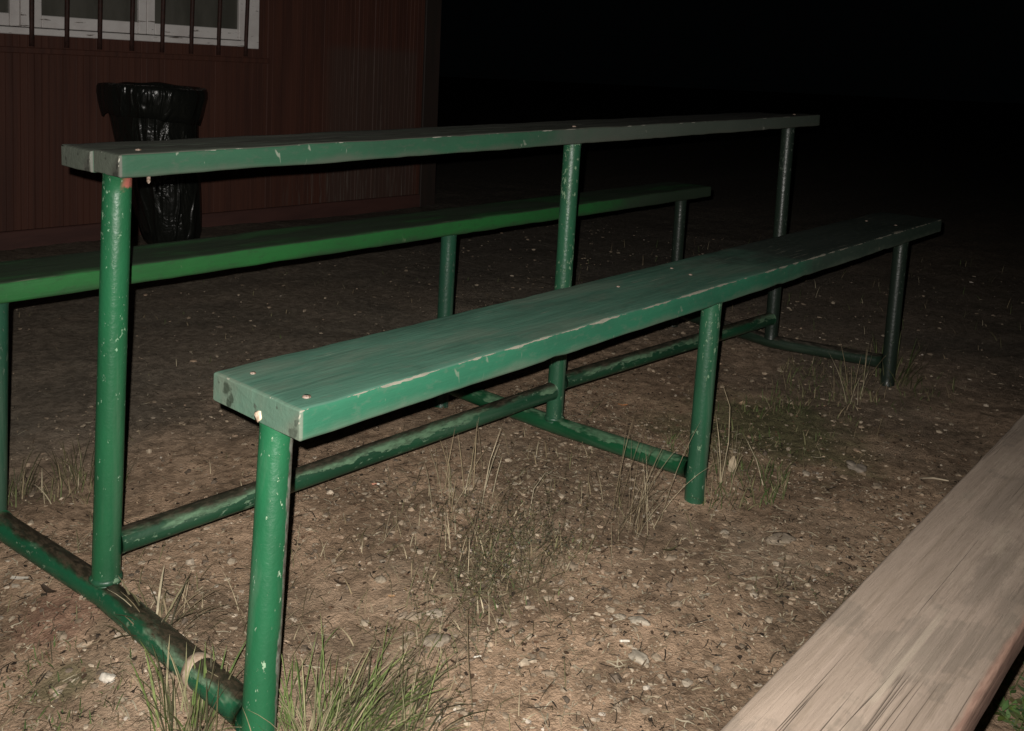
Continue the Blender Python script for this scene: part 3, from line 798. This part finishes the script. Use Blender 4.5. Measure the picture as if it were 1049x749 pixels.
def spot(cx, cy, sx, sy, amp):
    dx = M.math('DIVIDE', M.math('SUBTRACT', X, cx), sx); dy = M.math('DIVIDE', M.math('SUBTRACT', Y, cy), sy)
    d = M.math('SQRT', M.math('ADD', M.math('MULTIPLY', dx, dx), M.math('MULTIPLY', dy, dy)))
    return M.math('ADD', d, M.math('MULTIPLY', M.math('SUBTRACT', bl, .5), amp))
for (cx, cy, sx, sy, k) in ((1.74, .052, .11, .022, .36), (1.66, .022, .035, .010, .3), (1.95, .09, .16, .02, .3)):
    c = M.mix(M.math('MULTIPLY', M.ramp(spot(cx, cy, sx, sy, 3.2), 1.15, .45), k), c, (.105, .088, .070))
crk = M.noise(M.coord('Object', (.45, 34, 34), (5, 2, 1)), 1, 3, .5, .15)
ck = M.ramp(M.math('ABSOLUTE', M.math('SUBTRACT', crk, .5)), .006, .001)
ck = M.math('MULTIPLY', ck, M.ramp(M.noise(M.coord('Object', (2.5, 9, 9)), 1, 2, .5), .52, .60))
c = M.mix(M.math('MULTIPLY', ck, .85), c, (.045, .033, .024))
# one pale rubbed groove and red paint left on the right arris
ws = M.math('ABSOLUTE', M.math('ADD', M.math('SUBTRACT', Y, .066), M.math('MULTIPLY', M.math('SUBTRACT', g2, .5), .006)))
wm = M.math('MULTIPLY', M.ramp(ws, .0042, .002), M.math('MULTIPLY', M.ramp(X, 1.385, 1.41), M.ramp(X, 1.62, 1.56)))
c = M.mix(M.math('MULTIPLY', wm, .6), c, (.34, .285, .225))
rm = M.ramp(M.math('ADD', M.math('MAXIMUM', Y, M.math('ABSOLUTE', M.math('MULTIPLY', Z, .0))), M.math('MULTIPLY', M.math('SUBTRACT', bl, .5), .012)), .0075, .002)
c = M.mix(M.math('MULTIPLY', rm, .65), c, M.mix(M.ramp(fi, .4, .6), (.30, .17, .125), (.20, .10, .075)))
M.bump(M.math('SUBTRACT', M.math('ADD', M.math('MULTIPLY', gr, .8), M.math('ADD', M.math('MULTIPLY', fi, .35), g2)), M.math('MULTIPLY', ck, 1.6)), .6, .003)
PLANK = M.fin(c, .78, .22)
pb = empty('plank_bench', (0, 0, 0))
tag(pb, 'bare greyish brown wooden plank bench at the lower right corner with a reddish right edge', 'bench')
board('plank', -1.25, 2.05, -1.1775, -1.0502, .34, .027, .009, 0, PLANK, 17, pb, .0035, .0006, .25, .0135)
for x in (-.95, 1.75):
    m = MB(); m.box((x-.05, -1.155+.0098*x, -.05), (x+.05, -1.06+.0098*x, .314), .006)
    m.build('leg', PLANK, pb)

# ------------------------------------------------------------------ the red hut
M = NT('hut_paint'); ob = M.coord('Object')
X, Y, Z = M.sep(ob)
n1 = M.noise(M.coord('Object', (30, 30, 1.2)), 1, 4, .6); n2 = M.noise(ob, 3.5, 4, .6); n3 = M.noise(M.coord('Object', (60, 60, 3)), 1, 4, .6)
c = M.mix(M.ramp(n1, .35, .7), (.100, .0400, .027), (.070, .030, .022))
# faded, flaked panel of boards towards the right end and low streaks of bare wood
pm = M.math('MULTIPLY', M.math('MULTIPLY', M.ramp(X, 2.58, 2.70), M.ramp(X, 3.34, 3.30)), M.ramp(Z, 1.02, .95))
c = M.mix(M.math('MULTIPLY', pm, .65), c, (.080, .054, .044))
stk = M.math('MULTIPLY', M.ramp(n3, .53, .62), M.math('MULTIPLY', M.ramp(X, 2.2, 2.7), M.ramp(M.math('ADD', Z, M.math('MULTIPLY', n2, .35)), .62, .30)))
c = M.mix(M.math('MULTIPLY', stk, .7), c, (.15, .125, .105))
stk2 = M.math('MULTIPLY', M.ramp(n3, .60, .66), pm)
c = M.mix(M.math('MULTIPLY', stk2, .55), c, (.14, .10, .085))
gx = M.math('FRACT', M.math('DIVIDE', X, .031))
c = M.mix(M.math('MULTIPLY', M.ramp(M.math('ABSOLUTE', M.math('SUBTRACT', gx, .5)), .44, .5), .0), c, (.02, .01, .01))
M.bump(n3, .3, .004)
HUT = M.fin(c, .6, .3)
M = NT('hut_trim'); ob = M.coord('Object')
n1 = M.noise(M.coord('Object', (3, 20, 20)), 1, 5, .6)
TRIM = M.fin(M.mix(M.ramp(n1, .35, .7), (.095, .043, .035), (.07, .033, .028)), .65, .3)
M = NT('hut_corner'); ob = M.coord('Object')
n1 = M.noise(M.coord('Object', (20, 20, 2)), 1, 5, .6)
CORN = M.fin(M.mix(M.ramp(n1, .35, .7), (.045, .030, .025), (.034, .026, .022)), .65, .3)
M = NT('window_paint'); ob = M.coord('Object')
n1 = M.noise(M.coord('Object', (10, 10, 10)), 1, 5, .6); n2 = M.noise(M.coord('Object', (9, 40, 70)), 1, 4, .6)
c = M.mix(M.ramp(n1, .4, .7), (.88, .84, .82), (.78, .73, .71))
c = M.mix(M.ramp(n2, .64, .67), c, (.20, .17, .15))
WHITE = M.fin(c, .5, .4)
M = NT('grey_pane'); ob = M.coord('Object')  # opaque grey panes, mottled by noise
c = M.mix(M.ramp(M.noise(M.coord('Object', (6, 6, 1.5)), 1, 5, .6), .35, .65), (.135, .130, .112), (.085, .083, .070))
PANE = M.fin(c, .25, .4)
M = NT('bar_iron'); ob = M.coord('Object')
BAR = M.fin(M.mix(M.ramp(M.noise(ob, 60, 4, .6), .4, .6), (.060, .026, .020), (.040, .019, .015)), .6, .3)
M = NT('roof_felt'); ob = M.coord('Object')
ROOF = M.fin(M.mix(M.ramp(M.noise(ob, 9, 5, .6), .4, .6), (.05, .045, .042), (.035, .03, .03)), .9, .2)

HY = 2.95; HX0, HX1 = -2.6, 3.49; HZ = 2.35; HD = 3.2
WX0, WX1, WZ0, WZ1 = -.19, 2.165, .955, 2.06
hut = empty('wooden_hut', ((HX0+HX1)/2, HY+HD/2, 0))
tag(hut, 'dark red wooden hut with a barred white window, behind the green bench', 'hut')
hp = Vector(hut.location)
def hbuild(m, name, mat, parent=None, smooth=False):
    o = m.build(name, mat, None, smooth); p = parent or hut
    o.parent = p
    if p is hut: o.matrix_parent_inverse = Matrix.Translation(-hp)
    return o
# grooved front cladding: profile strip along x, cut round the window opening
pitch = .031
def cladding(mb, x0, x1, z0, z1, y):
    xsn = []; k0 = math.ceil(x0/pitch-1e-6)
    xsn.append((x0, 0)); k = k0
    while k*pitch < x1-.004:
        xk = k*pitch
        q_ = .0035+.0035*fnoise(k*5.3, 8); gw = .8+.5*fnoise(k*3.1, 3)
        for dx, dp in ((-.0035*gw, 0), (-.0012*gw, q_), (.0012*gw, q_), (.0035*gw, 0)):
            if x0+1e-4 < xk+dx < x1-1e-4: xsn.append((xk+dx, dp))
        k += 1
    xsn.append((x1, 0))
    vs = []; fs = []
    zz = [z0, z1]
    for x, d in xsn:
        j = .0016*fnoise(math.floor(x/pitch+.001)*7.3, 2)
        for z in zz: vs.append((x, y+d+j, z))
    for i in range(len(xsn)-1): fs.append((2*i, 2*i+2, 2*i+3, 2*i+1))
    mb.add(vs, fs)
m = MB()
cladding(m, HX0, WX0, -.1, HZ, HY); cladding(m, WX1, HX1, -.1, HZ, HY)
cladding(m, WX0, WX1, -.1, WZ0, HY); cladding(m, WX0, WX1, WZ1, HZ, HY)
# other walls of the box and the reveals of the window
y1 = HY+HD
gz_ = HZ+.75; xm = (HX0+HX1)/2
m.add([(HX1, HY, -.1), (HX1, y1, -.1), (HX1, y1, HZ), (HX1, (HY+y1)/2, gz_), (HX1, HY, HZ)], [(0, 1, 2, 3, 4)])
m.add([(HX0, HY, -.1), (HX0, y1, -.1), (HX0, y1, HZ), (HX0, (HY+y1)/2, gz_), (HX0, HY, HZ)], [(4, 3, 2, 1, 0)])
m.add([(HX0, y1, -.1), (HX1, y1, -.1), (HX1, y1, HZ), (HX0, y1, HZ)], [(3, 2, 1, 0)])
wall = hbuild(m, 'wall', HUT)
m = MB(); m.box((HX1-.118, HY-.016, -.05), (HX1+.014, HY+.10, HZ-.01), .004); hbuild(m, 'corner_board', CORN)
m = MB(); m.box((HX0, HY-.022, -.08), (HX1-.122, HY+.01, .088), .004); hbuild(m, 'skirting_board', TRIM)
m = MB(); m.box((WX0-.06, HY-.014, .872), (WX1+.07, HY+.006, .900), .004); hbuild(m, 'sill_rail', HUT)
m = MB()
ov = .25
for s in (0, 1):
    ye = HY-ov if s == 0 else y1+ov
    ze = HZ-.75*ov/(HD/2)+.03; yr = (HY+y1)/2; zr_ = gz_+.03
    a = [(HX0-.2, ye, ze), (HX1+.2, ye, ze), (HX1+.2, yr, zr_), (HX0-.2, yr, zr_)]
    b = [(p[0], p[1], p[2]+.05) for p in a]
    m.add(a+b, [(0, 1, 2, 3), (7, 6, 5, 4), (0, 4, 5, 1), (1, 5, 6, 2), (2, 6, 7, 3), (3, 7, 4, 0)])
hbuild(m, 'roof', ROOF)
# window: frame, sashes, panes, bars
m = MB(); yw0, yw1 = HY-.018, HY+.05
m.box((WX0, yw0, WZ0), (WX0+.07, yw1, WZ1)); m.box((WX1-.070, yw0, WZ0-.008), (WX1, yw1, WZ1))
m.box((WX0+.073, yw0+.004, WZ0), (WX1-.073, yw1, WZ0+.030)); m.box((WX0+.073, yw0+.004, WZ1-.05), (WX1-.073, yw1, WZ1))
m.box((.963, yw0+.002, WZ0+.033), (1.011, yw1, WZ1-.053))
win = hbuild(m, 'window', WHITE); win['label'] = 'white framed window with grey panes and iron bars'
sash_x = [(WX0+.074, .4195), (.4225, .960), (1.014, 1.5435), (1.5465, WX1-.074)]
for i, (a, b) in enumerate(sash_x):
    m = MB(); y0, y1_ = HY-.006, HY+.035; sw = .040; z0, z1 = WZ0+.034, WZ1-.056
    m.box((a, y0, z0), (a+sw, y1_, z1)); m.box((b-sw, y0, z0), (b, y1_, z1))
    m.box((a+sw+.001, y0+.003, z0), (b-sw-.001, y1_, z0+.055)); m.box((a+sw+.001, y0+.003, z1-.05), (b-sw-.001, y1_, z1))
    hbuild(m, 'sash', WHITE, win)
    m = MB(); m.box((a+sw-.004, HY+.012, z0+.045), (b-sw+.004, HY+.018, z1-.04), .001); hbuild(m, 'pane', PANE, win)
for x in (-.05, .10, .25, .40, .55, .70, .852, 1.002, 1.155, 1.306, 1.461, 1.615, 1.770, 1.923, 2.083):
    m = MB(); yb_ = HY-.032
    m.tube([(x+.005, HY-.012, .905), (x+.004, HY-.016, 1.0), (x, yb_, 1.2), (x-.012, yb_, 2.12), (x-.012, HY+.004, 2.14)], .0108, 10)
    hbuild(m, 'bar', BAR, win, True)

# ------------------------------------------------------------------ waste bin with its black bag
M = NT('black_bag'); ob = M.coord('Object')
wr = M.noise(M.coord('Object', (11, 11, 2)), 1, 2, .45, 1.2); wr2 = M.math('ABSOLUTE', M.math('SUBTRACT', M.noise(M.coord('Object', (16, 16, 9)), 1, 4, .5, 1.0), .5))
M.bump(M.math('ADD', M.math('MULTIPLY', wr, 1.0), M.math('ADD', M.math('MULTIPLY', wr2, .8), M.math('MULTIPLY', M.ramp(M.math('ABSOLUTE', M.math('SUBTRACT', M.noise(M.coord('Object', (9, 9, 1.6), (4, 1, 7)), 1, 2, .45, .6), .5)), .05, 0), .35))), .55, .03)
BAG = M.fin((.011, .012, .010), .26, .45)
bx, by = 1.498, 2.680
rh = Vector((.679, -.734, 0)); dh = Vector((-rh.y, rh.x, 0))
bin_ = empty('waste_bin', (bx, by, gz(bx, by)))
tag(bin_, 'waste bin lined with a shiny black plastic bag, standing against the red hut', 'waste bin')
# height, left edge, right edge measured along the front view
prof = [(-.01, -.055, .145), (.02, -.085, .165), (.06, -.10, .172), (.13, -.118, .172), (.24, -.150, .168), (.36, -.180, .160), (.48, -.212, .152), (.56, -.232, .150), (.62, -.245, .155), (.67, -.255, .165), (.72, -.262, .170)]
def bag(secs, n, amp, name, seed):
    vs = []; fs = []
    for j, (z, a, b) in enumerate(secs):
        cx_, r_ = (a+b)/2, (b-a)/2
        for i in range(n):
            th = 2*math.pi*i/n
            fold = fnoise(math.cos(th)*3.2+seed, math.sin(th)*3.2, z*1.6+seed)+.5*fnoise(math.cos(th)*9, math.sin(th)*9+seed, z*2.5)
            r = r_*(1+amp*fold)
            v = rh*(cx_+r*math.cos(th)) + dh*(r_*.92*(1+amp*fold)*math.sin(th))
            vs.append((v.x, v.y, z+.012*fnoise(math.cos(th)*2, math.sin(th)*2, seed+j*.3)))
    for j in range(len(secs)-1):
        for i in range(n): fs.append((j*n+i, j*n+(i+1) % n, (j+1)*n+(i+1) % n, (j+1)*n+i))
    return vs, fs
dense = []
for j in range(len(prof)-1):
    for k in range(4):
        t = k/4; dense.append(tuple(prof[j][q]*(1-t)+prof[j+1][q]*t for q in range(3)))
dense.append(prof[-1])
vs, fs = bag(dense, 96, .035, 'bag', 2); fs.append(tuple(reversed(range(96))))
mesh_obj('bag', vs, fs, BAG, bin_)
# the collar folded back over the rim
col_ = [(.595, -.265, .150), (.60, -.272, .160), (.63, -.280, .170), (.665, -.288, .182), (.70, -.294, .190), (.725, -.294, .190), (.738, -.288, .184), (.742, -.276, .172), (.735, -.262, .160), (.70, -.25, .15), (.62, -.24, .14), (.5, -.2, .12)]
vs, fs = bag(col_, 96, .03, 'collar', 9)
vs = [(x, y, z-(.05*max(0, (Vector((x, y, 0)).dot(rh)-.02)/.2)*(1 if j//96 < 3 else .35)) + (.022*fnoise(x*14, y*14, 3) if j//96 < 2 else 0)) for j, (x, y, z) in enumerate(vs)]
mesh_obj('folded_collar', vs, fs, BAG, bin_)
